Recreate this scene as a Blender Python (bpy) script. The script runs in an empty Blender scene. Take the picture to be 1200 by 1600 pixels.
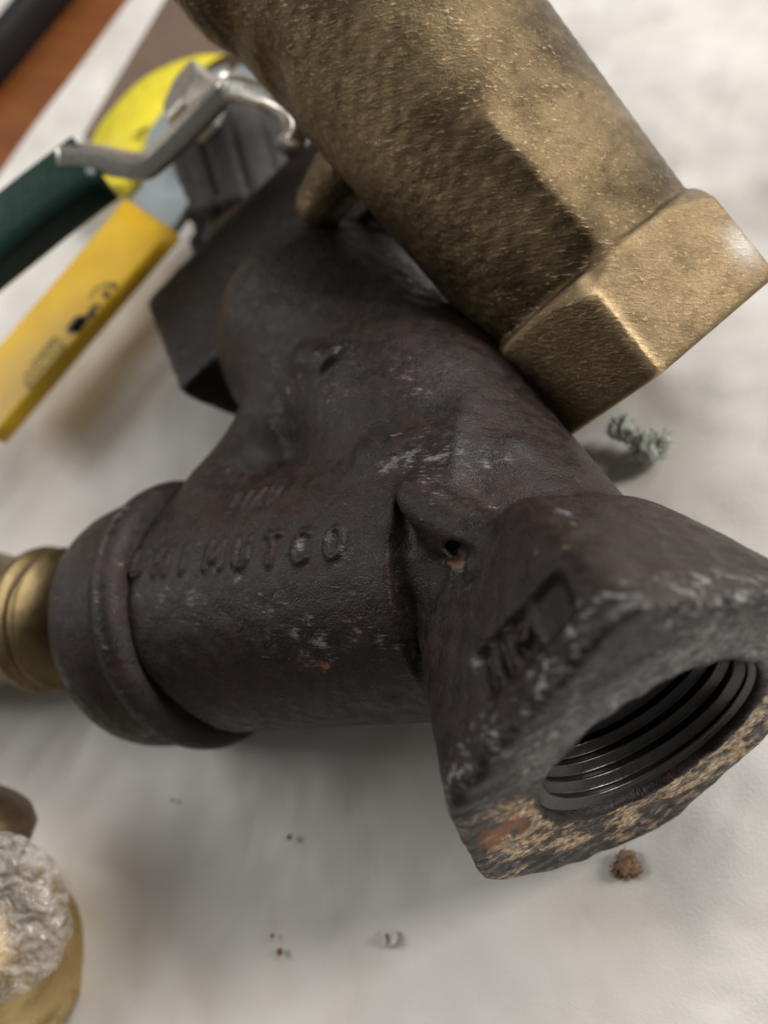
import bpy, math, random
import numpy as np
from mathutils import Matrix, Vector
random.seed(7)
rng = np.random.default_rng(11)
sc = bpy.context.scene
MM = 0.001
# ---------------------------------------------------------------- camera
# the table is the plane z = 0; the phone is held tilted above it.
UPV = -np.array([.38, .36, .85]); UPV /= np.linalg.norm(UPV)       # table normal in the camera's own axes (x right, y down, z forward)
HC = 150.5                                                          # height of the lens over the table, mm
FPX = 1250.0                                                       # focal length in pixels of the 1200 x 1600 frame
_x = np.array([1., 0, 0]) - UPV[0]*UPV; _x /= np.linalg.norm(_x)
_y = np.cross(UPV, _x)
RW = np.array([_x, _y, UPV])
def cw(q): return RW @ np.asarray(q, float) + np.array([0, 0, HC])  # camera axes (mm) -> table frame (mm)
def cd(d): return RW @ np.asarray(d, float)
def WZ(u, v, Z): return cw(((u-600)/FPX*Z, (v-800)/FPX*Z, Z))
def W(u, v, h=0.):                                                 # where the sight line of a pixel meets height h
    r = RW @ np.array([(u-600)/FPX, (v-800)/FPX, 1.]); t = (h-HC)/r[2]
    return r*t + np.array([0, 0, HC])
cam_d = bpy.data.cameras.new('camera'); cam = bpy.data.objects.new('camera', cam_d); sc.collection.objects.link(cam)
cx, cy, cz = RW @ [1, 0, 0], RW @ [0, -1, 0], RW @ [0, 0, -1]
M = Matrix.Identity(4)
for i in range(3):
    M[i][0], M[i][1], M[i][2] = cx[i], cy[i], cz[i]
M[2][3] = HC*MM
cam.matrix_world = M
cam_d.sensor_width = 36; cam_d.sensor_height = 36; cam_d.sensor_fit = 'AUTO'; cam_d.lens = FPX/1600*36
cam_d.clip_start = .005; cam_d.clip_end = 20
cam_d.dof.use_dof = True; cam_d.dof.focus_distance = .114; cam_d.dof.aperture_fstop = 10.5
sc.camera = cam
# ---------------------------------------------------------------- light
world = bpy.data.worlds.new("World"); sc.world = world; world.use_nodes = True
bg = world.node_tree.nodes['Background']; bg.inputs[0].default_value = (1.0, .97, .92, 1); bg.inputs[1].default_value = .11
def area(name, loc, target, size, power, col, sy=None):
    l = bpy.data.lights.new(name, 'AREA'); l.shape = 'RECTANGLE'; l.size = size; l.size_y = sy or size
    l.energy = power; l.color = col
    o = bpy.data.objects.new(name, l); sc.collection.objects.link(o); o.location = loc
    o.rotation_euler = (Vector(target)-Vector(loc)).to_track_quat('-Z', 'Y').to_euler(); return o
area('ceiling_lamp', (1.15, .42, .66), (-.04, .08, 0), .34, 12.0, (1, .96, .90), .42)
area('ceiling_panel', (.85, 1.25, 1.08), (-.06, .10, 0), .85, 23.0, (1.0, .975, .94), .7)
area('left_window', (-1.2, .42, .95), (-.06, .08, 0), .9, 9.0, (1.0, .975, .94), .6)
sc.view_settings.view_transform = 'Standard'; sc.view_settings.look = 'None'
sc.view_settings.exposure = .2; sc.view_settings.gamma = 1
sc.cycles.use_denoising = True
# ---------------------------------------------------------------- materials
def mat(name):
    m = bpy.data.materials.new(name); m.use_nodes = True; nt = m.node_tree
    return m, nt, nt.nodes['Principled BSDF']
def N(nt, kind, **kw):
    n = nt.nodes.new('ShaderNode'+kind)
    for k, v in kw.items():
        if k.startswith('i_'): n.inputs[k[2:]].default_value = v
        else: setattr(n, k, v)
    return n
def coords(nt, scale=(1, 1, 1), rot=(0, 0, 0)):                     # object coordinates in mm
    t = N(nt, 'TexCoord'); m = N(nt, 'Mapping'); m.inputs['Scale'].default_value = tuple(1000*s for s in scale)
    m.vector_type = 'POINT'
    r = N(nt, 'Mapping'); r.inputs['Rotation'].default_value = rot
    nt.links.new(t.outputs['Object'], r.inputs['Vector']); nt.links.new(r.outputs[0], m.inputs['Vector']); return m.outputs[0]
def noise(nt, vec, scale, detail=4, rough=.55, dist=0.):
    n = N(nt, 'TexNoise'); n.inputs['Scale'].default_value = scale; n.inputs['Detail'].default_value = detail
    n.inputs['Roughness'].default_value = rough; n.inputs['Distortion'].default_value = dist
    nt.links.new(vec, n.inputs['Vector']); return n.outputs['Fac']
def ramp(nt, fac, stops):
    r = N(nt, 'ValToRGB'); e = r.color_ramp.elements
    e[0].position, e[0].color = stops[0][0], c4(stops[0][1])
    e[1].position, e[1].color = stops[-1][0], c4(stops[-1][1])
    for p, c in stops[1:-1]:
        x = e.new(p); x.color = c4(c)
    nt.links.new(fac, r.inputs[0]); return r.outputs[0]
def c4(c): return (c, c, c, 1) if isinstance(c, (int, float)) else (*c, 1)
def mixc(nt, fac, a, b, mode='MIX'):
    m = N(nt, 'Mix', data_type='RGBA', blend_type=mode)
    for s, v in ((0, fac), (6, a), (7, b)):
        if isinstance(v, (int, float)): m.inputs[s].default_value = v
        elif isinstance(v, tuple): m.inputs[s].default_value = c4(v)
        else: nt.links.new(v, m.inputs[s])
    return m.outputs[2]
def math_(nt, op, a, b=0., clamp=False):
    m = N(nt, 'Math', operation=op, use_clamp=clamp)
    for s, v in ((0, a), (1, b)):
        if isinstance(v, (int, float)): m.inputs[s].default_value = v
        else: nt.links.new(v, m.inputs[s])
    return m.outputs[0]
def bump(nt, h, dist, strength=1., prev=None):
    b = N(nt, 'Bump'); b.inputs['Distance'].default_value = dist*MM; b.inputs['Strength'].default_value = strength
    nt.links.new(h, b.inputs['Height'])
    if prev: nt.links.new(prev, b.inputs['Normal'])
    return b.outputs[0]
def attr(nt, name):
    a = N(nt, 'Attribute', attribute_name=name); return a.outputs['Fac']

def iron_material(name='cast_iron', tint=1.):
    m, nt, p = mat(name); L = nt.links.new
    v = coords(nt)
    vs = coords(nt, (.28, 1.5, 1.), (0, 0, math.radians(8)))        # short streaks along one direction, as filed and rubbed
    big = noise(nt, v, .07, 4); mid = noise(nt, v, .45, 5, .6); fine = noise(nt, v, 3.2, 3, .6)
    base = ramp(nt, big, [(.3, (.012*tint, .0095*tint, .008*tint)), (.5, (.017*tint, .0115*tint, .0105*tint)), (.7, (.015*tint, .013*tint, .0115*tint))])
    base = mixc(nt, ramp(nt, mid, [(.46, 0.), (.62, .75)]), base, (.030*tint, .017*tint, .0155*tint))
    base = mixc(nt, ramp(nt, fine, [(.62, 0.), (.74, .55)]), base, (.055, .045, .042))
    base = mixc(nt, ramp(nt, noise(nt, v, .28, 6, .7), [(.36, .7), (.50, 0.)]), base, (.006, .005, .0045))
    base = mixc(nt, ramp(nt, noise(nt, v, .16, 5, .65), [(.50, 0.), (.66, .55)]), base, (.030*tint, .016*tint, .013*tint))
    streak = noise(nt, vs, 1.25, 4, .65)
    # pale rubbed metal, and the painted highlight on the cap's bead
    fs = noise(nt, coords(nt, (.5, 2.2, 1.4), (0, 0, math.radians(8))), 2.2, 4, .7)
    sm = math_(nt, 'ADD', math_(nt, 'MULTIPLY', attr(nt, 'scuff_glint'), math_(nt, 'MULTIPLY', mid, .66)), math_(nt, 'ADD', math_(nt, 'MULTIPLY', streak, .55), math_(nt, 'MULTIPLY', fs, .45)))
    smask = ramp(nt, sm, [(.72, 0.), (.92, 1.)])
    base = mixc(nt, math_(nt, 'MULTIPLY', smask, .8), base, mixc(nt, fs, (.04, .037, .037), (.42, .41, .41)))
    base = mixc(nt, ramp(nt, fs, [(.60, 0.), (.70, .45)]), base, (.13, .125, .12))
    base = mixc(nt, ramp(nt, noise(nt, v, .9, 2, .4), [(.76, 0.), (.80, .5)]), base, (.12, .10, .085))
    # yellowed bare metal on the outlet face
    v2 = coords(nt, (.55, 1.6, 1.2), (0, 0, math.radians(8)))
    st2 = noise(nt, v2, .30, 7, .74)
    pt = ramp(nt, noise(nt, v, .13, 3, .6), [(.38, .45), (.56, 1.)])
    wm = math_(nt, 'ADD', math_(nt, 'MULTIPLY', math_(nt, 'MULTIPLY', attr(nt, 'wear'), pt), .30), st2)
    wmask = ramp(nt, wm, [(.66, 0.), (.78, 1.)])
    wcol = ramp(nt, noise(nt, v, 1.1, 3), [(.32, (.10, .075, .05)), (.44, (.46, .27, .13)), (.56, (.66, .50, .30)), (.66, (.75, .70, .62))])
    base = mixc(nt, wmask, base, wcol)
    fk = math_(nt, 'MULTIPLY', ramp(nt, noise(nt, v2, .62, 6, .72), [(.53, 0.), (.60, 1.)]), math_(nt, 'MULTIPLY', attr(nt, 'fleck'), ramp(nt, noise(nt, v, .16, 3, .6), [(.42, .1), (.56, 1.)])))
    base = mixc(nt, fk, base, mixc(nt, fs, (.12, .115, .11), (.60, .59, .57)))
    rm = math_(nt, 'ADD', math_(nt, 'MULTIPLY', attr(nt, 'rust'), .45), mid)
    rmask = ramp(nt, rm, [(.72, 0.), (.92, 1.)])
    base = mixc(nt, rmask, base, mixc(nt, fine, (.20, .06, .02), (.36, .15, .06)))
    L(base, p.inputs['Base Color'])
    met = math_(nt, 'MULTIPLY', wmask, .35); L(met, p.inputs['Metallic'])
    rough = ramp(nt, mid, [(.36, .24), (.62, .54)]); L(rough, p.inputs['Roughness'])
    p.inputs['Specular IOR Level'].default_value = .26
    b1 = bump(nt, fine, .26, .6); b2 = bump(nt, mid, .55, .5, b1); b3 = bump(nt, streak, .12, .4, b2)
    L(b3, p.inputs['Normal'])
    return m
def brass_material(name, dark, light, rough=(.28, .48), streaks=1., rot=(0, 0, math.radians(8)), warm=(.75, .50, .22)):
    m, nt, p = mat(name); L = nt.links.new
    v = coords(nt); vs = coords(nt, (.32, 1.5, 1.2), rot)
    big = noise(nt, v, .06, 5, .65); mid = noise(nt, v, .35, 6, .65); st = noise(nt, vs, 1.5, 6, .72); pit = noise(nt, v, 2.6, 3, .6)
    base = mixc(nt, ramp(nt, big, [(.38, 0.), (.62, 1.)]), dark, light)
    base = mixc(nt, ramp(nt, mid, [(.52, 0.), (.68, .35)]), base, tuple(.45*c for c in dark))
    base = mixc(nt, math_(nt, 'MULTIPLY', math_(nt, 'MULTIPLY', ramp(nt, st, [(.56, 0.), (.70, 1.)]), ramp(nt, mid, [(.40, .15), (.55, 1.)])), .8*streaks), base, warm)  # warm streaks: gold flecks, with glints painted into the colour
    base = mixc(nt, math_(nt, 'MULTIPLY', ramp(nt, pit, [(.28, 1.), (.42, 0.)]), .6*streaks), base, tuple(.3*c for c in dark))
    base = mixc(nt, math_(nt, 'MULTIPLY', attr(nt, 'wear'), ramp(nt, mid, [(.36, 1.), (.66, .55)])), base, warm)
    base = mixc(nt, math_(nt, 'MULTIPLY', attr(nt, 'scuff_glint'), .8), base, (.62, .62, .60))
    L(base, p.inputs['Base Color'])
    p.inputs['Metallic'].default_value = .88
    L(ramp(nt, mid, [(.3, rough[0]), (.7, rough[1])]), p.inputs['Roughness'])
    b1 = bump(nt, st, .30*streaks, .8); b2 = bump(nt, mid, .35*streaks, .5, b1); b3 = bump(nt, pit, .08*streaks, .6, b2)
    L(b3, p.inputs['Normal'])
    return m
def plain(name, col, rough=.5, metallic=0., nscale=.5, var=.25, bmp=.2, coat=0.):
    m, nt, p = mat(name); v = coords(nt); n1 = noise(nt, v, nscale, 5); n2 = noise(nt, v, nscale*.15, 3)
    c = mixc(nt, n1, tuple(x*(1-var) for x in col), tuple(min(1, x*(1+var*.7)) for x in col))
    c = mixc(nt, math_(nt, 'MULTIPLY', n2, var), c, tuple(x*.6 for x in col))
    nt.links.new(c, p.inputs['Base Color']); p.inputs['Metallic'].default_value = metallic
    nt.links.new(ramp(nt, n1, [(.3, rough*.85), (.7, min(1, rough*1.15))]), p.inputs['Roughness'])
    p.inputs['Coat Weight'].default_value = coat
    nt.links.new(bump(nt, n1, bmp, .5), p.inputs['Normal']); return m
def paper_material():
    m, nt, p = mat('white_paper'); v = coords(nt)
    a = noise(nt, v, .030, 5, .6); b = noise(nt, v, .12, 5, .6); f_ = noise(nt, v, 1.6, 4, .7)
    base = ramp(nt, a, [(.32, (.60, .56, .51)), (.5, (.70, .675, .64)), (.7, (.75, .735, .71))])
    base = mixc(nt, math_(nt, 'MULTIPLY', ramp(nt, b, [(.45, 0.), (.75, 1.)]), .35), base, (.56, .53, .50))
    sp = noise(nt, v, .33, 2, .4)
    base = mixc(nt, math_(nt, 'MULTIPLY', ramp(nt, sp, [(.80, 0.), (.82, 1.)]), .6), base, (.33, .25, .18))
    nt.links.new(base, p.inputs['Base Color']); p.inputs['Roughness'].default_value = .55
    p.inputs['Specular IOR Level'].default_value = .35
    wn = noise(nt, coords(nt, (1, .6, 1), (0, 0, .9)), .022, 3, .5, .6)
    wr = ramp(nt, math_(nt, 'ABSOLUTE', math_(nt, 'SUBTRACT', wn, .5)), [(0., 1.), (.03, .75), (.09, .2), (.2, .0)])
    wr = math_(nt, 'ADD', math_(nt, 'MULTIPLY', wn, .6), math_(nt, 'MULTIPLY', noise(nt, v, .030, 2, .4), .8))
    b0 = bump(nt, f_, .12, .6); b1 = bump(nt, b, .20, .4, b0); b2 = bump(nt, wr, 9., .7, b1)
    nt.links.new(b2, p.inputs['Normal']); return m
def wood_material():
    m, nt, p = mat('orange_wood'); v = coords(nt, (1, .08, 1), (0, 0, math.radians(-55)))
    n1 = noise(nt, v, .12, 6, .6); n2 = noise(nt, v, .6, 4)
    base = ramp(nt, n1, [(.3, (.17, .050, .014)), (.5, (.19, .058, .012)), (.72, (.26, .088, .022))])
    base = mixc(nt, math_(nt, 'MULTIPLY', n2, .3), base, (.12, .045, .02))
    nt.links.new(base, p.inputs['Base Color']); p.inputs['Roughness'].default_value = .5; p.inputs['Specular IOR Level'].default_value = .25
    return m
IRON = iron_material(); 
THREAD = plain('cut_thread_steel', (.085, .080, .078), .30, .75, .8, .3, .12)
BRONZE = brass_material('tarnished_bronze', (.062, .043, .022), (.20, .145, .078), (.22, .46), warm=(.70, .51, .29))
BRASSN = brass_material('yellow_brass', (.15, .11, .055), (.28, .21, .10), (.28, .48), .35)
BRASSG = brass_material('bright_brass', (.42, .30, .13), (.58, .43, .20), (.20, .32), .25)
BRASSR = brass_material('reddish_brass', (.17, .11, .06), (.24, .16, .09), (.28, .45), .3)
STEEL = plain('zinc_steel', (.66, .64, .58), .30, .85, .8, .2, .15)
PLATE = plain('blue_zinc_plate', (.46, .52, .54), .42, .65, .5, .15, .1)
GREEN = plain('green_vinyl', (.008, .042, .030), .38, 0, .6, .35, .2)
YELLOW = plain('yellow_vinyl', (.95, .53, .02), .45, 0, .10, .30, .6)
LEMON = plain('lemon_vinyl', (.80, .68, .04), .40, 0, .12, .30, 2.5)
INK = plain('black_ink', (.030, .024, .012), .6)
INKF = plain('faded_ink', (.30, .23, .035), .6)
DARKV = plain('grey_painted_iron', (.034, .028, .027), .72, .0, .6, .3, .3)
BLACKR = plain('black_rubber', (.012, .012, .014), .45)
CARD = plain('brown_card', (.16, .105, .072), .7, 0, .08, .25, .2)
PAPER = paper_material(); WOOD = wood_material()
LINT = plain('grey_lint', (.5, .46, .38), .95, 0, 1.5, .4, .2); LINTG = plain('green_grey_lint', (.50, .53, .47), .95, 0, 1.5, .4, .2)
RUSTF = plain('brown_lint', (.26, .16, .10), .95, 0, 1.5, .5, .2)
# ---------------------------------------------------------------- object helpers
def tag(o, label=None, cat=None, group=None, kind=None):
    if label: o['label'] = label
    if cat: o['category'] = cat
    if group: o['group'] = group
    if kind: o['kind'] = kind
    return o
def empty(name, base):
    o = bpy.data.objects.new(name, None); sc.collection.objects.link(o); o.location = [c*MM for c in base]
    o.empty_display_size = .01; return o
def mesh(name, verts, faces, m, parent=None, base=None, smooth=True, attrs=None):
    """verts in mm in the table frame"""
    v = np.asarray(verts, float)
    if parent is not None:
        root = parent; off = np.zeros(3)
        while root is not None: off += np.array(root.location)/MM; root = root.parent
    else: off = np.array(base if base is not None else (0, 0, 0), float)
    me = bpy.data.meshes.new(name)
    vv = (v-off)*MM
    if isinstance(faces, np.ndarray):
        k = faces.shape[1]; me.vertices.add(len(vv)); me.vertices.foreach_set('co', vv.astype(np.float32).ravel())
        me.loops.add(faces.size); me.loops.foreach_set('vertex_index', faces.astype(np.int32).ravel())
        me.polygons.add(len(faces)); me.polygons.foreach_set('loop_start', np.arange(0, faces.size, k, dtype=np.int32))
        me.update(calc_edges=True); me.validate()
    else:
        me.from_pydata([tuple(x) for x in vv], [], faces); me.update()
    if smooth: me.polygons.foreach_set('use_smooth', [True]*len(me.polygons))
    for k_, a in (attrs or {}).items():
        at = me.attributes.new(k_, 'FLOAT', 'POINT'); at.data.foreach_set('value', np.asarray(a, np.float32))
    me.materials.append(m)
    o = bpy.data.objects.new(name, me); sc.collection.objects.link(o)
    if parent is not None: o.parent = parent
    else: o.location = [c*MM for c in off]
    return o
def unit(a): a = np.asarray(a, float); return a/np.linalg.norm(a)
def frame(axis, hint=(0, 0, 1)):
    a = unit(axis); h = np.asarray(hint, float); u = h-(h@a)*a
    if np.linalg.norm(u) < 1e-6: u = np.array([1., 0, 0])-a[0]*a
    u = unit(u); return a, u, np.cross(a, u)
def lathe(prof, O, axis, seg=72, hint=(0, 0, 1), rfun=None):
    """prof: list of (x along axis, radius)"""
    a, u, w = frame(axis, hint); V = []; F = []
    for i, (x, r) in enumerate(prof):
        for j in range(seg):
            t = 2*math.pi*j/seg; rr = r if rfun is None else rfun(x, r, t)
            V.append(np.asarray(O)+a*x+(u*math.cos(t)+w*math.sin(t))*rr)
    for i in range(len(prof)-1):
        for j in range(seg):
            k = (j+1) % seg; F.append((i*seg+j, i*seg+k, (i+1)*seg+k, (i+1)*seg+j))
    return V, F
def sweep(path, w, t, side, seg=1, rnd=.25):
    """rounded flat bar along a path; w = width along side vector, t = thickness"""
    path = [np.asarray(p, float) for p in path]; V = []; F = []
    c = min(w, t)*rnd; prof = []
    for sx, sy, a0 in ((1, 1, 0), (-1, 1, 90), (-1, -1, 180), (1, -1, 270)):
        for k in range(4):
            an = math.radians(a0+k*30); prof.append((sx*(w/2-c)+c*math.cos(an), sy*(t/2-c)+c*math.sin(an)))
    n = len(prof)
    for i, p in enumerate(path):
        d = unit(path[min(i+1, len(path)-1)]-path[max(i-1, 0)]); s = np.asarray(side[i] if isinstance(side, list) else side, float)
        s = unit(s-(s@d)*d); q = np.cross(d, s)
        for x, y in prof: V.append(p+s*x+q*y)
    for i in range(len(path)-1):
        for j in range(n): k = (j+1) % n; F.append((i*n+j, i*n+k, (i+1)*n+k, (i+1)*n+j))
    F.append(tuple(range(n))[::-1]); F.append(tuple((len(path)-1)*n+j for j in range(n)))
    return V, F
def smooth_path(pts, n=6):
    pts = [np.asarray(p, float) for p in pts]; P = [2*pts[0]-pts[1]]+pts+[2*pts[-1]-pts[-2]]; out = []
    for i in range(1, len(P)-2):
        for k in range(n):
            t = k/n; a, b, c, d = P[i-1:i+3]
            out.append(.5*((2*b)+(-a+c)*t+(2*a-5*b+4*c-d)*t*t+(-a+3*b-3*c+d)*t**3))
    out.append(pts[-1]); return out
# ---------------------------------------------------------------- signed distance modelling (castings with real fillets)
f32 = np.float32
def length(*a): return np.sqrt(sum(x*x for x in a))
def cone_seg(P, A, B, ra, rb, flat=True):
    """tapered round bar from A to B"""
    A, B = np.asarray(A, f32), np.asarray(B, f32); d = B-A; L = float(np.linalg.norm(d)); d = d/L
    q0, q1, q2 = P[0]-A[0], P[1]-A[1], P[2]-A[2]
    x = q0*d[0]+q1*d[1]+q2*d[2]; r = np.sqrt(np.maximum(q0*q0+q1*q1+q2*q2-x*x, 0)); t = np.clip(x/L, 0, 1)
    side = (r-(ra+(rb-ra)*t))
    if flat:
        cap = np.abs(x-L/2)-L/2; return np.minimum(np.maximum(side, cap), 0)+length(np.maximum(side, 0), np.maximum(cap, 0))
    return length(r, x-t*L)-(ra+(rb-ra)*t)
def smin(a, b, k):
    h = np.maximum(k-np.abs(a-b), 0)/k; return np.minimum(a, b)-h*h*h*k/6
def smax(a, b, k): return -smin(-a, -b, k)
def torus(P, C, n, R, r):
    n = np.asarray(n, f32); q = [P[i]-f32(C[i]) for i in range(3)]; x = q[0]*n[0]+q[1]*n[1]+q[2]*n[2]
    rr = np.sqrt(np.maximum(q[0]**2+q[1]**2+q[2]**2-x*x, 0)); return length(x, rr-R)-r
def poly_prism(P, x0, x1, corners, scale0, scale1, cyz=(0, 0), rnd=2., expo=1.):
    """convex polygon section in the y,z plane, growing from scale0 at x0 to scale1 at x1; corners = (degrees, radius)"""
    pts = [(r*math.cos(math.radians(a)), r*math.sin(math.radians(a))) for a, r in corners]
    t = np.clip((P[0]-x0)/(x1-x0), 0, 1)**expo; s = scale0+(scale1-scale0)*t
    d = None; n = len(pts)
    for i in range(n):
        (y0, z0), (y1, z1) = pts[i], pts[(i+1) % n]; ny, nz = z1-z0, -(y1-y0); L = math.hypot(ny, nz); ny /= L; nz /= L
        off = ny*y0+nz*z0
        e = (P[1]-cyz[0])*ny+(P[2]-cyz[1])*nz-off*s
        d = e if d is None else smax(d, e, rnd)
    cap = np.abs(P[0]-(x0+x1)/2)-(x1-x0)/2
    return smax(d, cap, 3.4 if rnd > 3 else 1.6)
def surface_nets(fn, lo, hi, h):
    lo = np.asarray(lo, float); n = np.ceil((np.asarray(hi)-lo)/h).astype(int)+1
    ax = [(lo[i]+h*np.arange(n[i])).astype(f32) for i in range(3)]
    S = np.empty(n, f32)
    for i0 in range(0, n[0], 24):
        P = (ax[0][i0:i0+24, None, None], ax[1][None, :, None], ax[2][None, None, :]); P = np.broadcast_arrays(*P)
        S[i0:i0+24] = fn(P)
    ins = S < 0
    cnt = np.zeros(n-1, np.uint8)
    for a in (0, 1):
        for b in (0, 1):
            for c in (0, 1): cnt += ins[a:n[0]-1+a, b:n[1]-1+b, c:n[2]-1+c]
    act = np.argwhere((cnt > 0) & (cnt < 8)); idx = -np.ones(n-1, np.int64); idx[tuple(act.T)] = np.arange(len(act))
    acc = np.zeros((len(act), 3)); num = np.zeros(len(act))
    cor = [(a, b, c) for a in (0, 1) for b in (0, 1) for c in (0, 1)]
    for p in cor:
        for ax_ in range(3):
            if p[ax_]: continue
            q = list(p); q[ax_] = 1
            s0 = S[tuple((act+p).T)]; s1 = S[tuple((act+q).T)]; mk = (s0 < 0) != (s1 < 0)
            t = np.where(mk, s0/np.where(mk, s0-s1, 1), 0); pt = np.array(p)[None]+np.zeros((len(act), 3)); pt[:, ax_] += t
            acc[mk] += pt[mk]; num[mk] += 1
    V = lo+h*(act+acc/num[:, None]); F = []
    for ax_ in range(3):
        o = [i for i in range(3) if i != ax_]
        sl0 = [slice(None)]*3; sl1 = [slice(None)]*3; sl0[ax_] = slice(0, n[ax_]-1); sl1[ax_] = slice(1, n[ax_])
        A, B = ins[tuple(sl0)], ins[tuple(sl1)]; e = np.argwhere(A != B)
        e = e[(e[:, o[0]] > 0) & (e[:, o[1]] > 0) & (e[:, o[0]] < n[o[0]]-1) & (e[:, o[1]] < n[o[1]]-1)]
        flip = A[tuple(e.T)]
        q = []
        for da, db in ((1, 1), (0, 1), (0, 0), (1, 0)):
            c = e.copy(); c[:, o[0]] -= da; c[:, o[1]] -= db; q.append(idx[tuple(c.T)])
        q = np.stack(q, 1)
        if ax_ == 1: flip = ~flip
        q[~flip] = q[~flip][:, ::-1]; F.append(q)
    return V, np.concatenate(F)
#GLYPHS
GL = {'U': [[(0, 1), (0, .25), (.25, 0), (.55, 0), (.75, .25), (.75, 1)]], 'N': [[(0, 0), (0, 1), (.75, 0), (.75, 1)]],
      'I': [[(.2, 0), (.2, 1)]], 'M': [[(0, 0), (.05, 1), (.45, .3), (.85, 1), (.9, 0)]], 'T': [[(0, 1), (.8, 1)], [(.4, 1), (.4, 0)]],
      'C': [[(.75, .85), (.5, 1), (.2, .95), (0, .7), (0, .3), (.2, .05), (.5, 0), (.75, .15)]],
      'O': [[(.4, 1), (.1, .85), (0, .5), (.1, .15), (.4, 0), (.7, .15), (.8, .5), (.7, .85), (.4, 1)]],
      '1': [[(.1, .75), (.35, 1), (.35, 0)]], '7': [[(0, 1), (.7, 1), (.25, 0)]], '/': [[(0, 0), (.6, 1)]],
      '0': [[(.35, 1), (.05, .8), (0, .5), (.05, .2), (.35, 0), (.65, .2), (.7, .5), (.65, .8), (.35, 1)]]}
def strokes(text, p0, ux, uy, height, pitch):
    """segments of a line of lettering in a plane: p0 start of baseline, ux reading direction, uy up"""
    out = []
    for i, ch in enumerate(text):
        for pl in GL.get(ch, []):
            for a, b in zip(pl[:-1], pl[1:]):
                f = lambda q: (p0[0]+ux[0]*(i*pitch+q[0]*height*.72)+uy[0]*q[1]*height, p0[1]+ux[1]*(i*pitch+q[0]*height*.72)+uy[1]*q[1]*height)
                out.append((f(a), f(b)))
    return out
def stroke_field(X, Y, segs, w):
    d = np.full(np.broadcast(X, Y).shape, 99., f32)
    for (ax_, ay), (bx, by) in segs:
        dx, dy = bx-ax_, by-ay; L = dx*dx+dy*dy+1e-9
        t = np.clip(((X-ax_)*dx+(Y-ay)*dy)/L, 0, 1); d = np.minimum(d, np.hypot(X-ax_-t*dx, Y-ay-t*dy))
    return np.clip(1.25-d/w, 0, 1)
# ================================================================ the iron strainer
n_ = unit([.38045, .65025, -.6576]); b_ = unit([-.83656, .24365, .49071])
J_ = np.array([34.34, 29.81, 101.93])-40*n_
e2_ = unit(b_-(b_@n_)*n_); e3_ = np.cross(n_, e2_)
R_ST = np.array([cd(n_), cd(e2_), cd(e3_)]).T; O_ST = cw(J_)        # local (x outlet, y branch side, z away from the eye)
BR = np.array([b_@n_, b_@e2_, 0.])                                  # branch direction in the local frame
BP = np.array([-BR[1], BR[0], 0.])
HEX = [(-106, 35.5), (-46, 29.5), (14, 33), (45, 34.5), (74, 36.5), (134, 31), (194, 28.8)]
FARHEX = [(math.degrees(math.atan2(z, y)), math.hypot(y, z)) for y, z in ((29.2, -13.5), (22, 15), (-6, 26), (-33, 11), (-36, -13.5))]
def _loc(u, v, Z): q = np.array([(u-600)/FPX*Z, (v-800)/FPX*Z, Z])-J_; return np.array([q@n_, q@e2_, q@e3_])
WEB = (_loc(432, 668, 158), _loc(362, 775, 154))
def strainer_body(P):
    X, Y, Z = P
    run = cone_seg(P, (-30, 1.5, 0), (20, 1, 0), 20.6, 18.8, False)
    neck = cone_seg(P, (-58, 3.5, 0), (-25, 1.5, 0), 22., 20.6, False)
    d = smin(run, neck, 6)
    sh = cone_seg(P, (-69, 5.5, 0), (-62, 5, 0), 24.8, 23.4, False)
    d = smin(d, sh, 5)
    br = cone_seg(P, BR*(-2), BR*66, 20.5, 22., True)
    d = smin(d, br, 8)
    d = smin(d, cone_seg(P, BR*8-BP*6.5, BR*66-BP*2.0, 21.5, 21.8, True), 4)
    web = cone_seg(P, (-52, 12, 2), (-45, 34, 4), 9, 10, False)
    d = smin(d, web, 10)
    d = smin(d, poly_prism(P, 13, 40, HEX, .72, 1.025, rnd=5.5, expo=.8), 4)
    d = smin(d, cone_seg(P, WEB[0], WEB[1], 7., 8., False), 13)
    hx = poly_prism(P, -117, -75, FARHEX, 1., 1., (10, 0), rnd=6.5)
    d = smin(d, hx, 2.)
    return d
NZ = [tuple(unit(rng.normal(size=3))*rng.uniform(.6, 2.0))+(rng.uniform(0, 6.28),) for _ in range(9)]
BOSS = []                                                           # filled with local points once known
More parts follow.
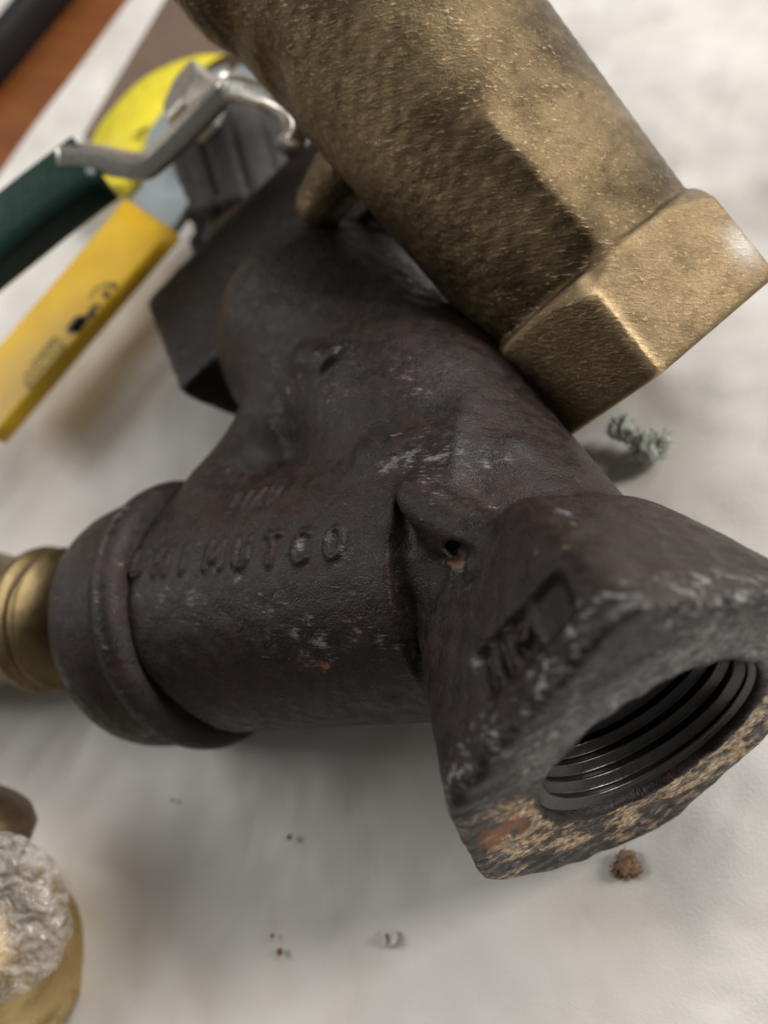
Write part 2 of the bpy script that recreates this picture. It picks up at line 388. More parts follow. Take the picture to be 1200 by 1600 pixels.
def strainer(P):
    d = strainer_body(P)
    X, Y, Z = P
    near = (Z < 4)
    for A, B, ra, rb, k in BOSS: d = smin(d, cone_seg(P, A, B, ra, rb, False), k)
    hfield = stroke_field(X, Y, TEXT, .62)*near
    d = d-.85*hfield.astype(f32)
    T_ = Y*f32(FT[0])+Z*f32(FT[1])
    al = ((X-f32(_pa[0]))*f32(_pu[0])+(T_-f32(_pa[1]))*f32(_pu[1])-f32(_pl/2)); ac = (X-f32(_pa[0]))*f32(_pv[0])+(T_-f32(_pa[1]))*f32(_pv[1])
    pan = np.clip(.5-smax(np.abs(al)-f32(_pl/2+1.9), np.abs(ac)-f32(3.0), 1.5)/1.1, 0, 1)
    d = d+((1.5*pan-1.6*stroke_field(X, T_, MARK, .75)*pan)*(Y*f32(FN[0])+Z*f32(FN[1]) > 10)).astype(f32)
    # hole
    nz = sum(np.sin(X*f32(a)+Y*f32(b)+Z*f32(c)+f32(e)) for a, b, c, e in NZ)/f32(len(NZ)**.5)
    d = d+nz*(.05+.06*np.clip((X-33)/5, 0, 1)).astype(f32)
    d = smax(d, -cone_seg(P, (8, 0, 0), (60, 0, 0), 16.2, 16.2), .8)
    for A, B, r in DENTS: d = smax(d, -cone_seg(P, A, B, r, r, False), 1.2)
    return d
def raycast(u, v, fn):                                              # where the sight line through a photo pixel meets the casting
    r = unit([(u-600)/FPX, (v-800)/FPX, 1.]); t = 60.
    for _ in range(200):
        q = r*t-J_; l = (q@n_, q@e2_, q@e3_); dd = float(fn([np.array([c], f32) for c in l])[0])
        t += dd*.7
        if abs(dd) < .01: break
    return np.array(l)
def line_on(text, p, q, height):                                    # lettering between two measured points, projected along the mould's parting direction
    a, b = raycast(*p, strainer_body), raycast(*q, strainer_body); a2, b2 = a[:2], b[:2]; ux = unit(b2-a2)
    L = np.linalg.norm(b2-a2); uy = np.array([ux[1], -ux[0]])
    pitch = L/(len(text)-.3)
    return strokes(text, a2, ux, uy, height, pitch)
TEXT = line_on('UNIMUTCO', (203, 902), (545, 872), 5.) + line_on('11/0', (355, 795), (432, 778), 3.6)
def rc(u, v, lift=0.): return raycast(u, v, strainer_body)+np.array([.575, -.1, -.81])*lift
BOSS += [(rc(655, 785, -.4), rc(745, 848, -.6), 3.6, 4.0, 4.), (rc(590, 720, -3.5), rc(800, 715, -3.5), 4.2, 3.0, 3.),
         (rc(480, 560, -2.6), rc(545, 570, -2.6), 3.2, 3.0, 2.5)]
DENTS = [(rc(706, 850, 1.7), rc(758, 880, 1.9), .9), (rc(722, 868, 1.6), rc(716, 890, 1.7), .8), (rc(630, 790, 1.), rc(640, 850, 1.), 1.3), (rc(500, 590, .9), rc(545, 545, .9), 1.2)]
# the cast size mark in its sunk panel on the flank of the outlet hexagon
FN = (math.cos(math.radians(-76)), math.sin(math.radians(-76))); FT = (-FN[1], FN[0])
def _fl(u, v): q = rc(u, v); return (q[0], q[1]*FT[0]+q[2]*FT[1])
_pa, _pb = np.array(_fl(768, 1042)), np.array(_fl(866, 942)); _pu = unit(_pb-_pa); _pv = np.array([_pu[1], -_pu[0]]); _pl = float(np.linalg.norm(_pb-_pa))
def _pp(a, b): q = _pa+_pu*a*_pl+_pv*b; return (float(q[0]), float(q[1]))
MARK = [(_pp(.04, -2.1), _pp(.04, 2.1)), (_pp(.30, -2.1), _pp(.30, 2.1)), (_pp(.30, 2.1), _pp(.50, -.6)), (_pp(.50, -.6), _pp(.68, 2.1)), (_pp(.68, 2.1), _pp(.68, -2.1))]
def build_strainer():
    base = cw(J_); base[2] = 0
    root = empty('pipe_strainer', base)
    tag(root, 'dark cast iron Y-strainer with a wide threaded hex outlet, lying on white paper', 'pipe strainer')
    V, F = surface_nets(strainer, (-120, -44, -38), (44, 62, 40), .55)
    # wear masks in local space
    Wd = V @ R_ST.T + O_ST
    def blob(pts, rad):
        m = np.zeros(len(V))
        for q in pts: m = np.maximum(m, np.exp(-(np.sum((V-q[0])**2, 1)/(rad*q[1])**2)))
        return m
    S = lambda u, v, s=1.: (rc(u, v), s)
    scuff_glint = blob([S(640, 712, 1.3), S(690, 715, 1), S(760, 722, 1), S(600, 735, .8), S(435, 640, 1), S(425, 660, .8), S(500, 560, 1.1), S(530, 550, .8), S(490, 480, .7), S(715, 890, 1.1),
                  S(535, 865, 1.2), S(500, 1000, 1.3), S(480, 1030, 1), S(595, 1000, 1), S(880, 800, 1), S(700, 790, .8), S(460, 990, 1), S(300, 930, 1.3), S(370, 900, 1.), S(250, 940, 1.),
                  S(740, 1040, .8), S(665, 722, 1), S(620, 722, .9), S(720, 708, .7), S(790, 718, .7), S(450, 610, .7), S(470, 585, .6), S(560, 580, .6), S(640, 560, .6),
                  S(515, 840, .8), S(470, 850, .7), S(480, 970, .7), S(520, 1030, .8), S(560, 985, .6), S(620, 1010, .7), S(340, 890, .6), S(215, 930, .8), S(350, 960, .6), S(700, 870, .7), S(730, 915, .6)], 2.4)*.84
    scuff_glint = np.maximum(scuff_glint, .55*blob([S(420, 960, 1.), S(560, 960, 1.), S(520, 620, 1.), S(690, 720, 1.2), S(300, 960, .8), S(640, 600, .9)], 11.))
    r = np.hypot(V[:, 1], V[:, 2]); face = np.clip((V[:, 0]-36.5)/2.5, 0, 1)*np.clip((r-16.4)/1., 0, 1)
    ang = np.degrees(np.arctan2(V[:, 2], V[:, 1]))
    lowside = np.clip(np.cos(np.radians(ang-60))*1.3+.75, 0, 1)
    band = np.exp(-((r-20.5)/4.2)**4)
    wear = face*lowside*(.55+.7*band)
    edge = face*(1-lowside)*(.65+.6*np.exp(-((r-20)/3.)**2))
    rust = blob([S(505, 1040, .8), S(715, 884, .9)], 2.0)*.62+blob([(np.array([40, 21., -6.]), 1.)], 5.)*1.
    mesh('body', Wd, F, IRON, root, attrs={'scuff_glint': np.clip(scuff_glint+edge, 0, 1), 'wear': np.clip(wear, 0, 1), 'rust': np.clip(rust, 0, 1), 'fleck': np.clip((V[:, 0]-34)/2.5, 0, 1)*np.clip((r-16.4)/1., 0, 1)*(.38+.42*(1-lowside))})
    loc = lambda p: np.asarray(p) @ R_ST.T + O_ST
    # threaded bore
    P = []; seg = 96; rows = 150; x0, x1 = 39.0, 12.0; Vt = []; Ft = []
    for i in range(rows):
        x = x0+(x1-x0)*i/(rows-1)
        for j in range(seg):
            t = 2*math.pi*j/seg; ph = ((x0-x)/2.6+j/seg) % 1.0; tri = abs(ph-.5)*2
            rr = 14.6-(x0-x)*.02+1.15*tri*min(1, (x0-x)/2.+.5); 
            if i < 6: rr = max(rr, 16.6-i*.2)
            Vt.append(loc((x, rr*math.cos(t), rr*math.sin(t))))
    for i in range(rows-1):
        for j in range(seg): k = (j+1) % seg; Ft.append((i*seg+j, (i+1)*seg+j, (i+1)*seg+k, i*seg+k))
    n0 = len(Vt)
    for x, rr in ((12, 9.), (4, 8.6), (-8, 8.)):
        for j in range(seg): t = 2*math.pi*j/seg; Vt.append(loc((x, rr*math.cos(t), rr*math.sin(t))))
    lastrow = (rows-1)*seg
    for a0, a1 in ((lastrow, n0), (n0, n0+seg), (n0+seg, n0+2*seg)):
        for j in range(seg): k = (j+1) % seg; Ft.append((a0+j, a1+j, a1+k, a0+k))
    Ft.append(tuple(n0+2*seg+j for j in range(seg)))
    mesh('thread', Vt, Ft, THREAD, root)
    # branch cap with its rolled bead
    a = BR; O = np.zeros(3)
    aw = R_ST @ BR
    prof = [(62, 12), (62, 23.6), (62.6, 25.2), (63.6, 26.3), (65, 26.9), (66.6, 26.8), (67.8, 26.1), (68.8, 25.2), (70, 25.0), (75, 25.3), (79, 25.0), (82, 24.2), (84, 22.8), (84.8, 20), (85, 10), (85, 0.01)]
    Vc, Fc = lathe(prof, O_ST, aw, 128)
    Vc = np.array(Vc); rr = np.linalg.norm(np.cross(Vc-O_ST, aw), axis=1); xx = (Vc-O_ST) @ aw
    bead = np.clip(1-abs(xx-65.5)/2.6, 0, 1)
    cap = mesh('screen_cap', Vc, Fc, IRON, root, attrs={'scuff_glint': .80*bead, 'wear': 0*bead, 'rust': 0*bead})  # the bead's highlight is painted into the colour as pale metal
    return root
build_strainer()
# ================================================================ the bronze valve on the right
aB = unit([.636, .77, .02]); HB = np.array([(1020-600)/FPX*143, (568-800)/FPX*143, 143.])
uB = unit(np.cross(aB, [0, 0, 1.])); vB = np.cross(aB, uB)           # u to the image's upper right, v away from the eye
if uB[0] < 0: uB = -uB; vB = -vB
vB = vB if vB[2] > 0 else -vB
R_B = np.array([cd(aB), cd(uB), cd(vB)]).T; O_B = cw(HB)
def bronze(P):
    X, Y, Z = P
    d = cone_seg(P, (-125, 2.6, 3), (-12, .3, 0), 24.9, 20.6, True)
    d = smax(d, -cone_seg(P, (-76, -29, 22), (-84, -22, -22), 6., 5., False), 3.)
    lob = cone_seg(P, (-125, -10, 2), (-99, -12.5, 0), 14.5, 12.5, False)
    d = smin(d, lob, 2.5)
    d = smin(d, cone_seg(P, (-66, -19, 15), (-65, -24.5, 17), 6, 5, False), 1.5)
    r = np.sqrt(Y*Y+Z*Z)
    th = [(-111+60*k, 25.6) for k in range(6)]
    hx = poly_prism(P, -19.5, 0, th, 1., 1., rnd=.6)
    hx = smax(hx, (r-(21.8+(X+19.5)*.95))*.72, .6)
    hx = smax(hx, (r-(25.2-(X)*.9))*.7, .6)
    d = smin(d, hx, .5)
    # cast ridges left of the crease and raised flow line along the barrel
    d = smin(d, cone_seg(P, (-46, -4, -20.9), (-20, -2.5, -20.2), .2, .9, False), 6.)
    d = d+.10*np.sin(X*2.1+np.sin(Z*.9)*1.5)*np.sin(Z*1.4+X*.5)*np.clip((-16-X)/6, 0, 1)
    d = smax(d, -cone_seg(P, (5, 0, 0), (-15, 0, 0), 15.5, 15.), .8)
    return d
def build_bronze():
    base = cw(HB); base[2] = 0
    root = empty('bronze_valve', base)
    tag(root, 'large tarnished bronze valve with a tapered barrel ending in a bright hex', 'valve')
    V, F = surface_nets(bronze, (-128, -40, -34), (3, 32, 42), .6)
    X, Y, Z = V.T; r = np.hypot(Y, Z)
    hexm = np.clip((X+21)/2, 0, 1)
    ridge = np.exp(-((np.degrees(np.arctan2(Z, Y))+111)/2.5)**2)*hexm
    wear = np.clip(hexm*.22+ridge*.95, 0, 1)*np.clip((X+19.2)/.6, 0, 1)
    sc_ = np.exp(-((X+7)/3.2)**2-((Y-14.5)/2.2)**2)*(Z < 0)*.7
    mesh('body', V @ R_B.T+O_B, F, BRONZE, root, attrs={'wear': wear, 'scuff_glint': sc_})
build_bronze()
# ================================================================ the table, the paper and the things on it
def ngrid(x0, x1, y0, y1, h):
    xs = np.arange(x0, x1+h, h); ys = np.arange(y0, y1+h, h); X, Y = np.meshgrid(xs, ys, indexing='ij'); nx, ny = X.shape
    i = np.arange(nx*ny).reshape(nx, ny); F = np.stack([i[:-1, :-1], i[1:, :-1], i[1:, 1:], i[:-1, 1:]], -1).reshape(-1, 4); return X, Y, F
def table():
    V = []; 
    s = 1500
    mesh('table', [(-s, -s, -1.2), (s, -s, -1.2), (s, s, -1.2), (-s, s, -1.2), (-s, -s, -40), (s, -s, -40), (s, s, -40), (-s, s, -40)],
         [(0, 1, 2, 3), (4, 7, 6, 5), (0, 4, 5, 1), (1, 5, 6, 2), (2, 6, 7, 3), (3, 7, 4, 0)], WOOD, smooth=False)['kind'] = 'structure'
table()
pA, pB = W(202, 0)[:2], W(0, 272)[:2]                                # the sheet's far edge
ed = unit(pA-pB); nn = np.array([ed[1], -ed[0]])                      # nn points into the sheet (right, near)
if nn @ (W(600, 800)[:2]-pA) < 0: nn = -nn
def paper():
    X, Y, F = ngrid(-260, 900, 0, 700, 2.5)                          # along the edge, into the sheet
    P = pB[None, None]+ed*X[..., None]+nn*Y[..., None]
    x, y = P[..., 0], P[..., 1]
    z = np.zeros_like(x)
    for k in range(26):                                              # soft kinks: the sheet has been folded and flattened
        a = rng.uniform(0, math.pi); c = rng.uniform(-150, 350); w = rng.uniform(6, 22); g = np.clip(1-abs(x*math.cos(a)+y*math.sin(a)-c)/w, 0, 1)
        q = -x*math.sin(a)+y*math.cos(a); c2 = rng.uniform(-200, 300); L = rng.uniform(30, 110)
        z += g**1.15*rng.uniform(.5, 1.7)*np.exp(-((q-c2)/L)**2)
    z += .5+.5*np.sin(x*.031+1)*np.cos(y*.027)+.25*np.sin(x*.11+y*.07)
    z *= .8
    z -= z.max()*0+.4
    V = np.stack([x, y, np.maximum(z, -.6)+0*x], -1).reshape(-1, 3)
    o = mesh('paper_sheet', V, F, PAPER, base=(*pB, 0)); tag(o, 'crinkled white wrapping paper spread over the wooden table', 'paper')
    return z.max()
paper()
def flat(name, px, th, z0, m, label, cat, **kw):
    pts = [W(u, v, z0+th) for u, v in px]; n = len(pts); V = [(*p[:2], z0+th) for p in pts]+[(*p[:2], z0) for p in pts]
    F = [tuple(range(n)), tuple(range(2*n-1, n-1, -1))]+[(i, i+n, (i+1) % n+n, (i+1) % n) for i in range(n)]
    o = mesh(name, V, F, m, base=(*pts[0][:2], z0), smooth=False); tag(o, label, cat, **kw); return o
flat('cardboard', [(300, -75), (257, 0), (185, 120), (130, 212), (150, 240), (330, 215), (430, 120), (620, -75)], 1., 1.2, CARD, 'flat brown cardboard scrap behind the yellow lever', 'cardboard')
# black cable at the far corner
pth = smooth_path([W(170, -120, 5), W(45, 30, 5), W(-70, 160, 5), W(-200, 260, 5)], 8)
V, F = sweep(pth, 17, 10, (0, 0, 1), rnd=.45)
tag(mesh('cable', V, F, BLACKR, base=(*pth[0][:2], 0)), 'thick black cable crossing the far corner of the table', 'cable')
flat('paper_slip', [(60, -60), (28, -20), (-60, 100), (-260, 60), (-60, -200)], .4, -.8, PAPER, 'small white paper slip beyond the black cable', 'paper')
# ---------------------------------------------------------------- the green-handled ball valve
def pc(u, v, Z): return WZ(u, v, Z)
def green_valve():
    base = pc(390, 290, 205); base[2] = 0
    root = empty('ball_valve', base)
    tag(root, 'grey iron ball valve with a bent steel lever in a dark green grip', 'ball valve')
    ax_ = unit(pc(335, 165, 205)-pc(430, 330, 205))                   # the bonnet points up-left in the picture
    O = pc(405, 345, 226)
    st = unit(pc(352, 160, 214)-O)
    prof = [(-18, 3), (-18, 20), (-6, 20.5), (-2, 20.5), (0, 20.3), (1.5, 18.2), (4, 18.2), (5.5, 20.), (8, 20.), (9.5, 18.4), (20, 18.2), (25, 17.6), (29, 15.6), (31, 11), (31, .01)]
    V, F = lathe(prof, O, st, 144, rfun=lambda x, q, t: q*(1-.05*max(0, math.cos(14*t))**3*(1 if x < 24 else 0))); body = mesh('bonnet', V, F, DARKV, root)
    O2 = O+st*31
    V, F = lathe([(0, 4.5), (7, 4.5), (7, .01)], O2-st*1, st, 32); mesh('stem', V, F, STEEL, root)
    # lever strap: seen on its edge
    sd = cd(unit([-.22, -.50, .84]))
    pts = [pc(452, 232, 176), pc(462, 205, 176), pc(440, 170, 178), pc(400, 147, 180), pc(362, 140, 182), pc(335, 158, 183), pc(290, 205, 185), pc(250, 243, 187), pc(228, 258, 188), pc(200, 257, 189), pc(150, 248, 190), pc(112, 243, 191)]
    pp = smooth_path(pts, 5); V, F = sweep(pp, 13, 5.0, sd, rnd=.25); lever = mesh('lever', V, F, STEEL, root)
    q = pc(308, 160, 200); V, F = lathe([(-5, 0.01), (-5, 8), (5, 8), (5.6, 7.2), (5.6, .01)], q, -st*0.3+unit(pc(330, 150, 180)-pc(290, 200, 180))*-0.0+cd([-.62, -.5, -.6]), 6); mesh('handle_nut', V, F, STEEL, root, smooth=False)
    # grip
    g0, g1, g2 = pc(150, 262, 191), pc(70, 322, 191), pc(-120, 475, 190)
    sdg = cd(unit([.62, .66, -.3]))
    pg = [g0+(g1-g0)*k/4 for k in range(4)]+[g1+(g2-g1)*k/6 for k in range(7)]
    V, F = sweep(pg, 16.5, 11, sdg, rnd=.3); mesh('grip', V, F, GREEN, root)
    # pipe end of the valve, hidden side running down to the table
    V, F = lathe([(-26, .01), (-26, 13), (20, 13), (20, .01)], pc(455, 330, 222), cd([.55, .55, -.1]), 48); mesh('valve_body', V, F, DARKV, root)
green_valve()
# ---------------------------------------------------------------- yellow levers
def stamp(root, segs, O, ux, uy, m, w, name='printed_mark'):
    """flat ink strokes on a surface: O origin, ux/uy in-plane unit vectors"""
    V = []; F = []; nn_ = np.cross(ux, uy); nn_ = nn_ if nn_[2] > 0 else -nn_
    for (a, b) in segs:
        a, b = np.array(a, float), np.array(b, float); d = unit(b-a+1e-9); p = np.array([-d[1], d[0]])*w/2; a = a-d*w*.3; b = b+d*w*.3
        i = len(V)
        for q in (a+p, a-p, b-p, b+p): V.append(O+ux*q[0]+uy*q[1]+nn_*.06)
        F.append((i, i+1, i+2, i+3))
    return mesh(name, V, F, m, root, smooth=False)
def yellow_lever():
    h = 16.
    a, b = W(238, 342, h), W(-30, 655, h)
    base = (a+b)/2; base = np.array([W(300, 300, 8)[0], W(300, 300, 8)[1], 0.])
    root = empty('ball_valve', base); tag(root, 'ball valve lever in a flat yellow sleeve with black print, beside the dark hex', 'ball valve')
    d = unit(b-a); s = unit(np.cross(d, [0, 0, 1]))
    L = np.linalg.norm(b-a); w = np.linalg.norm(W(200, 316, h)-W(271, 372, h))*.97
    V, F = sweep([a+d*L*k/12 for k in range(13)], w, 5, s, rnd=.32); sl = mesh('sleeve', V, F, YELLOW, root)
    c = a+d*L*.5
    pa = smooth_path([a+d*12, a-d*2, a-d*14+np.array([0, 0, 1.]), W(345, 255, h+1)], 5)
    V, F = sweep(pa, w*.9, 3, s, rnd=.3); mesh('lever', V, F, PLATE, root)
    V, F = lathe([(-8, .01), (-8, 12), (12, 12), (14, 10), (14, .01)], np.array([*W(420, 420, 8)[:2], 8.]), (0, 0, 1), 40); mesh('valve_body', V, F, BRASSR, root)
    # black print
    O = W(180, 432, h+2.5); O[2] = h+2.5; ux = d; uy = s if (s @ (W(120, 400, h)-W(180, 470, h))) > 0 else -s
    r0 = random.Random(3)
    seg = []; segf = []
    seg += strokes('II', (2, -3), (1, 0), (0, 1), 2.0, 3.2)
    for k in range(9):
        x = 9+k*1.15; y = -1.5+r0.uniform(-1, 1); seg.append(((x, y-1.2*r0.random()), (x+1.1, y+1.6*r0.random())))
    for k in range(3): seg.append(((14.5+k*1.4, -3.2), (15.5+k*1.4, 1.2)))
    stamp(sl, seg, O, ux, uy, INK, 1.5)
    segf += [((23, -3.4), (37, -3.2)), ((23, -3.4), (23.3, 2.8)), ((23.3, 2.8), (32, 2.6)), ((37, -3.2), (36.6, .4))]
    for k in range(16): x = 24.5+(k % 8)*1.45; y = (-1.6, .9)[k//8]; segf.append(((x, y+r0.uniform(-.5, .3)), (x+r0.uniform(-.1, .9), y+r0.uniform(.2, 1.2))))
    segf += [((3, 1), (6, 3)), ((6, 3), (9, 2.)), ((3, 1), (5, -3))]
    stamp(sl, segf, O, ux, uy, INKF, 1.0)
yellow_lever()
def yellow_lever_b():
    h = 9.
    pts = [W(350, 108, h), W(300, 122, h), (W(245, 160, h)), W(205, 212, h), W(180, 262, h), W(160, 300, h)]
    base = W(330, 150, 0)
    root = empty('ball_valve', base); tag(root, 'ball valve with a bent lemon yellow lever, furthest back under the green grip', 'ball valve')
    pp = smooth_path(pts, 6); V = []; F = []; n = len(pp)
    side = []; W0 = [9, 15, 25, 30, 24, 18]
    # a flared flat lever: width follows the bend
    for i, p in enumerate(pp):
        d = unit(pp[min(i+1, n-1)]-pp[max(i-1, 0)]); s = unit(np.cross(d, [0, 0, 1])); t = i/(n-1)*(len(W0)-1); k = min(int(t), len(W0)-2); w = W0[k]+(W0[k+1]-W0[k])*(t-k)
        c = 1.3
        prof = [(w/2-c, 2.5), (w/2, 2.5-c), (w/2, -2.5+c), (w/2-c, -2.5), (-w/2+c, -2.5), (-w/2, -2.5+c), (-w/2, 2.5-c), (-w/2+c, 2.5)]
        for x, z in prof: V.append(p+s*x+np.array([0, 0, z]))
    for i in range(n-1):
        for j in range(8): k = (j+1) % 8; F.append((i*8+j, i*8+k, (i+1)*8+k, (i+1)*8+j))
    F.append(tuple(range(8))[::-1]); F.append(tuple((n-1)*8+j for j in range(8)))
    sl = mesh('sleeve', V, F, LEMON, root)
    pl = [W(252, 240, h+3.2), W(262, 205, h+3.2), W(300, 160, h+3.2), W(350, 130, h+3.2), W(400, 150, h+3.2)]
    V, F = sweep(smooth_path(pl, 5), 12, 3, unit(np.cross(pl[2]-pl[0], [0, 0, 1])), rnd=.3); mesh('lever', V, F, PLATE, root)
    V, F = lathe([(-6, .01), (-6, 13), (6, 13), (7, 11), (7, .01)], np.array([*W(370, 165, 4)[:2], 6.]), (0, 0, 1), 40); mesh('valve_body', V, F, BRASSR, root)
    O = W(222, 208, h+2.6); O[2] = h+2.6
    stamp(sl, [((-3, 0), (-1, 1.2)), ((-1, 1.2), (1, -.6)), ((1, -.6), (2.6, .8)), ((-1.5, -1.6), (2, -1.2))], O, unit(W(240, 190, h)-W(200, 225, h)), unit(W(240, 225, h)-W(200, 190, h)), INKF, 1.3)
yellow_lever_b()
# ---------------------------------------------------------------- brass pieces at the left edge
def nipple():
    a = W(-120, 972, 17); b = W(112, 966, 17); ax_ = unit(b-a); L = np.linalg.norm(b-a)
    root = empty('brass_fitting', (*b[:2], 0)); tag(root, 'round brass fitting with a rolled collar behind the strainer cap', 'pipe fitting')
    # profile runs back from the cap: neck, collar, waist, body
    s = -ax_
    prof = [(0, .01), (0, 15.6), (1.2, 15.9), (2.4, 15.6), (3.0, 14.7), (4.2, 14.4), (4.8, 15.), (5.4, 16.1), (6.2, 16.4), (7.2, 16.3), (7.9, 15.3), (10, 14.6), (14, 14.3), (18, 14.6), (23, 15.8), (28, 17), (34, 17.), (60, 16.5), (60, .01)]
    V, F = lathe(prof, b, s, 96); mesh('barrel', V, F, BRASSN, root)
    V, F = lathe([(30, 16.6), (30.6, 18.2), (34, 18.4), (60, 18.2), (60, 12)], b, s, 6, hint=(0, .3, 1)); mesh('hex_nut', V, F, BRASSR, root, smooth=False)
nipple()
def wrapped():
    c = W(-25, 1490, 10); root = empty('brass_fitting', (*c[:2], 0)); tag(root, 'brass flanged fitting partly wrapped in crinkled clear plastic', 'pipe fitting')
    ax_ = unit(cd([.28, -.62, -.72])); R = 19.2
    prof = [(-6, .01), (-6, R*.9), (-4.6, R), (-2.5, R*1.03), (-.6, R), (.6, R*.93), (1.2, R*.82), (6, R*.72), (8, R*.70), (10, R*.66), (11, R*.6), (14, R*.55), (14, .01)]
    c0 = WZ(-22, 1500, 160); V, F = lathe(prof, c0, ax_, 96, rfun=lambda x, q, t: q if x > 1 or q < 5 else q*min(1.0, math.cos(math.pi/7)*1.06/math.cos((t+.35) % (2*math.pi/7)-math.pi/7))); mesh('flange', V, F, BRASSG, root)
    # upper dark brass shoulder
    c1 = WZ(-32, 1285, 158); V, F = lathe([(-12, 4), (-10, 9), (-3, 10.5), (3, 10.2), (5, 8.5), (6, .01)], c1, unit(cd([.35, -.9, .1])), 48); mesh('shoulder', V, F, BRASSR, root)
    # crinkled clear plastic over the fitting
    m, nt, p = mat('clear_plastic'); v = coords(nt); n1 = noise(nt, v, .35, 4, .6, .8)
    p.inputs['Base Color'].default_value = (.66, .61, .56, 1); p.inputs['Roughness'].default_value = .07
    p.inputs['Specular IOR Level'].default_value = .8
    tr = N(nt, 'BsdfTransparent'); tr.inputs[0].default_value = (.93, .91, .88, 1); mx = N(nt, 'MixShader')
    nt.links.new(ramp(nt, n1, [(.35, .12), (.65, .55)]), mx.inputs[0]); nt.links.new(tr.outputs[0], mx.inputs[1]); nt.links.new(p.outputs[0], mx.inputs[2])
    nt.links.new(mx.outputs[0], nt.nodes['Material Output'].inputs[0]); nt.links.new(bump(nt, noise(nt, v, .30, 2, .4, .6), 4.5, .9), p.inputs['Normal'])
    c2 = WZ(2, 1432, 145); V = []; F = []; nu, nv = 90, 60
    e1, e2v, e3v = cd([1, 0, 0]), cd([0, 1, 0]), cd([0, 0, 1])
    ph = rng.uniform(0, 6.28, (8, 3)); fr = rng.normal(size=(8, 3))*3.4
    for i in range(nv+1):
        th = math.pi*i/nv
        for j in range(nu):
            f_ = 2*math.pi*j/nu; dd = np.array([math.sin(th)*math.cos(f_), math.cos(th), math.sin(th)*math.sin(f_)])
            w = sum(abs(math.sin(fr[k] @ dd+ph[k, 0])) for k in range(8))/8
            rr = .86+.22*w
            V.append(c2+e1*dd[0]*12.4*rr+e2v*dd[1]*15.*rr+e3v*dd[2]*5.5*rr)
    for i in range(nv):
        for j in range(nu): k = (j+1) % nu; F.append((i*nu+j, i*nu+k, (i+1)*nu+k, (i+1)*nu+j))
    o = mesh('plastic_wrap', V, F, m, base=(c2[0], c2[1], 0)); tag(o, 'crinkled clear plastic wrap draped on the brass fitting at the corner', 'plastic wrap')
wrapped()
# ---------------------------------------------------------------- lint and crumbs
def fuzz(name, c, r, m, label, cat, n=160, squash=.7, lobes=None):
    V = []; F = []; rr = random.Random(int(c[0]*10)); lobes = lobes or [(np.zeros(3), 1.)]
    for k in range(n):
        lc, ls = lobes[k % len(lobes)]
        d = unit([rr.gauss(0, 1), rr.gauss(0, 1), rr.gauss(0, 1)]); p = np.array(c)+lc+d*r*ls*rr.random()**.4*.9*np.array([1, 1, squash]); s = r*rr.uniform(.07, .18)*ls
        q = [unit([rr.gauss(0, 1), rr.gauss(0, 1), rr.gauss(0, 1)])*s for _ in range(4)]; i = len(V)
        V += [p+x for x in q]; F += [(i, i+1, i+2), (i, i+2, i+3), (i, i+3, i+1), (i+1, i+3, i+2)]
        if k % 2 == 0:
            e = p+d*r*rr.uniform(.2, .6)*ls; i = len(V); t = unit(np.cross(d, [.3, .2, 1]))*r*.03
            V += [p-t, p+t, e]; F.append((i, i+1, i+2))
    for lc, ls in lobes:
        ph = [rr.uniform(0, 6.28) for _ in range(4)]; nu, nv = 18, 12; i0 = len(V)
        for a_ in range(nv+1):
            for b_2 in range(nu):
                th = math.pi*a_/nv; f_ = 2*math.pi*b_2/nu; q = np.array([math.sin(th)*math.cos(f_), math.sin(th)*math.sin(f_), math.cos(th)])
                k_ = .72+.16*math.sin(3*q[0]+ph[0]+2*q[2])+.12*math.sin(5*q[1]+ph[1])+.10*math.sin(7*q[0]-4*q[1]+ph[2])+rr.uniform(-.05, .05)
                V.append(np.array(c)+lc+q*np.array([1, 1, squash])*r*ls*k_)
        for a_ in range(nv):
            for b_2 in range(nu): k2 = (b_2+1) % nu; F.append((i0+a_*nu+b_2, i0+a_*nu+k2, i0+(a_+1)*nu+k2, i0+(a_+1)*nu+b_2))
    V = np.array(V); V[:, 2] = np.maximum(V[:, 2], .2)
    o = mesh(name, V, F, m, base=(c[0], c[1], 0), smooth=False); tag(o, label, cat); return o
c = W(1010, 700, 3.4)
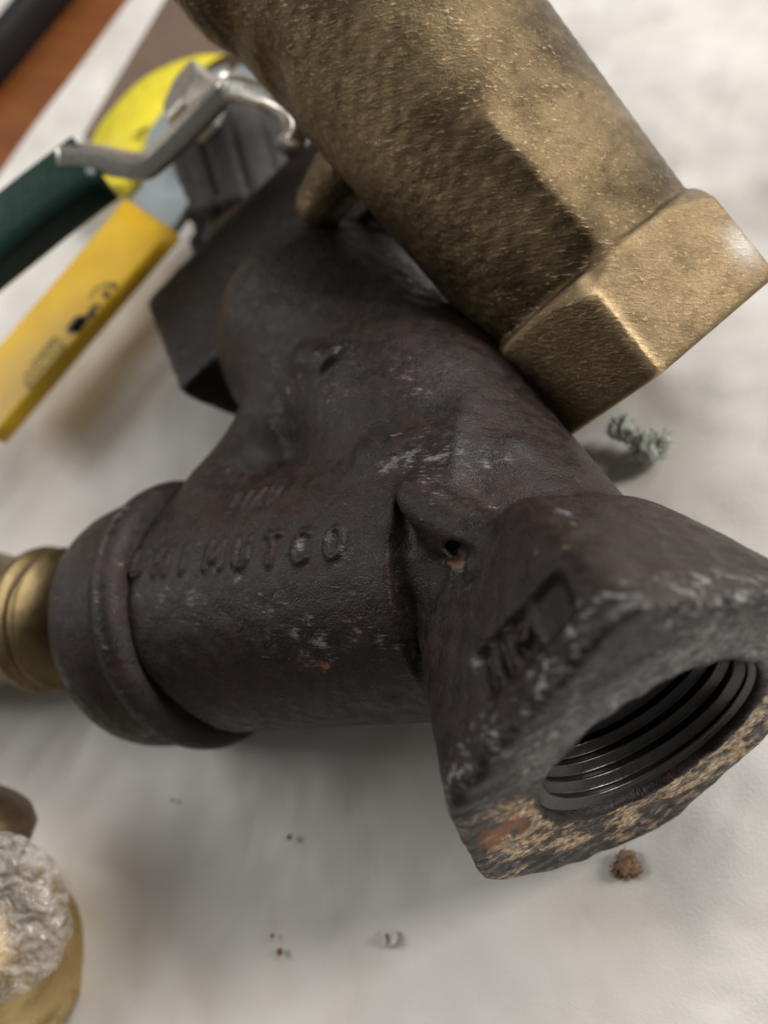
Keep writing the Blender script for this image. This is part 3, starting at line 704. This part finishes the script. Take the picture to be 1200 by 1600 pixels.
fuzz('lint_clump', c, 4.0, LINTG, 'grey-green lint clump on the paper below the bright bronze hex', 'lint', 800, .8, [(np.zeros(3), .9), (W(1025, 690, 3.4)-c, .75), (W(985, 682, 3.4)-c, .55), (W(970, 668, 5)-c, .75), (W(1028, 705, 3)-c, .6)])
c = W(978, 1350, 1.6)
fuzz('lint_clump', c, 2.5, RUSTF, 'brown fibrous lint on the paper under the iron outlet', 'lint', 420, .5, [(np.zeros(3), 1.), (W(990, 1360, 1.4)-c, .65), (W(966, 1362, 1.2)-c, .6)])
for (u, v, r) in ((437, 1487, 1.1), (425, 1462, .6), (452, 1308, .9), (270, 1250, .6)):
    cc = W(u, v, .9); V, F = lathe([(-r*.5, .01), (-r*.3, r*.5), (0, r*.62), (r*.35, r*.45), (r*.5, .01)], cc, (.2, .1, 1), 7)
    V = [x+np.array([random.uniform(-.1, .1)*r for _ in range(3)]) for x in V]
    lab = {437: 'largest brown crumb on the bare paper at the bottom', 425: 'tiny crumb just above the larger one near the bottom', 452: 'brown crumb in the shadow below the strainer', 270: 'tiny crumb in the shadow below the round cap',
           432: 'lower of the paired tiny crumbs near the bottom', 1165: 'dark crumb at the right of the paper beside the bronze barrel', 520: 'pale tiny crumb left of the puncture in the paper'}[u]
    tag(mesh('crumb', V, F, RUSTF, base=(cc[0], cc[1], 0), smooth=False), lab, 'crumb', 'crumbs scattered on the paper')

# the small puncture torn in the sheet
c = W(607, 1466, .6); V = []; F = []
for i in range(9):
    t = 2*math.pi*i/9; ro = 1.3+.25*math.sin(i*2.3); dd = np.array([math.cos(t), math.sin(t), 0])
    V += [c+dd*ro*1.25-np.array([0, 0, .5]), c+dd*ro*.75+np.array([0, 0, .55+.5*math.sin(i*1.7)]), c+dd*ro*.45-np.array([0, 0, .35])]
for i in range(9):
    k = (i+1) % 9
    for q in (0, 1): F.append((i*3+q, k*3+q, k*3+q+1, i*3+q+1))
F.append(tuple(i*3+2 for i in range(9)))
mesh('torn_hole', V, F, PAPER, bpy.data.objects['paper_sheet'], smooth=False)
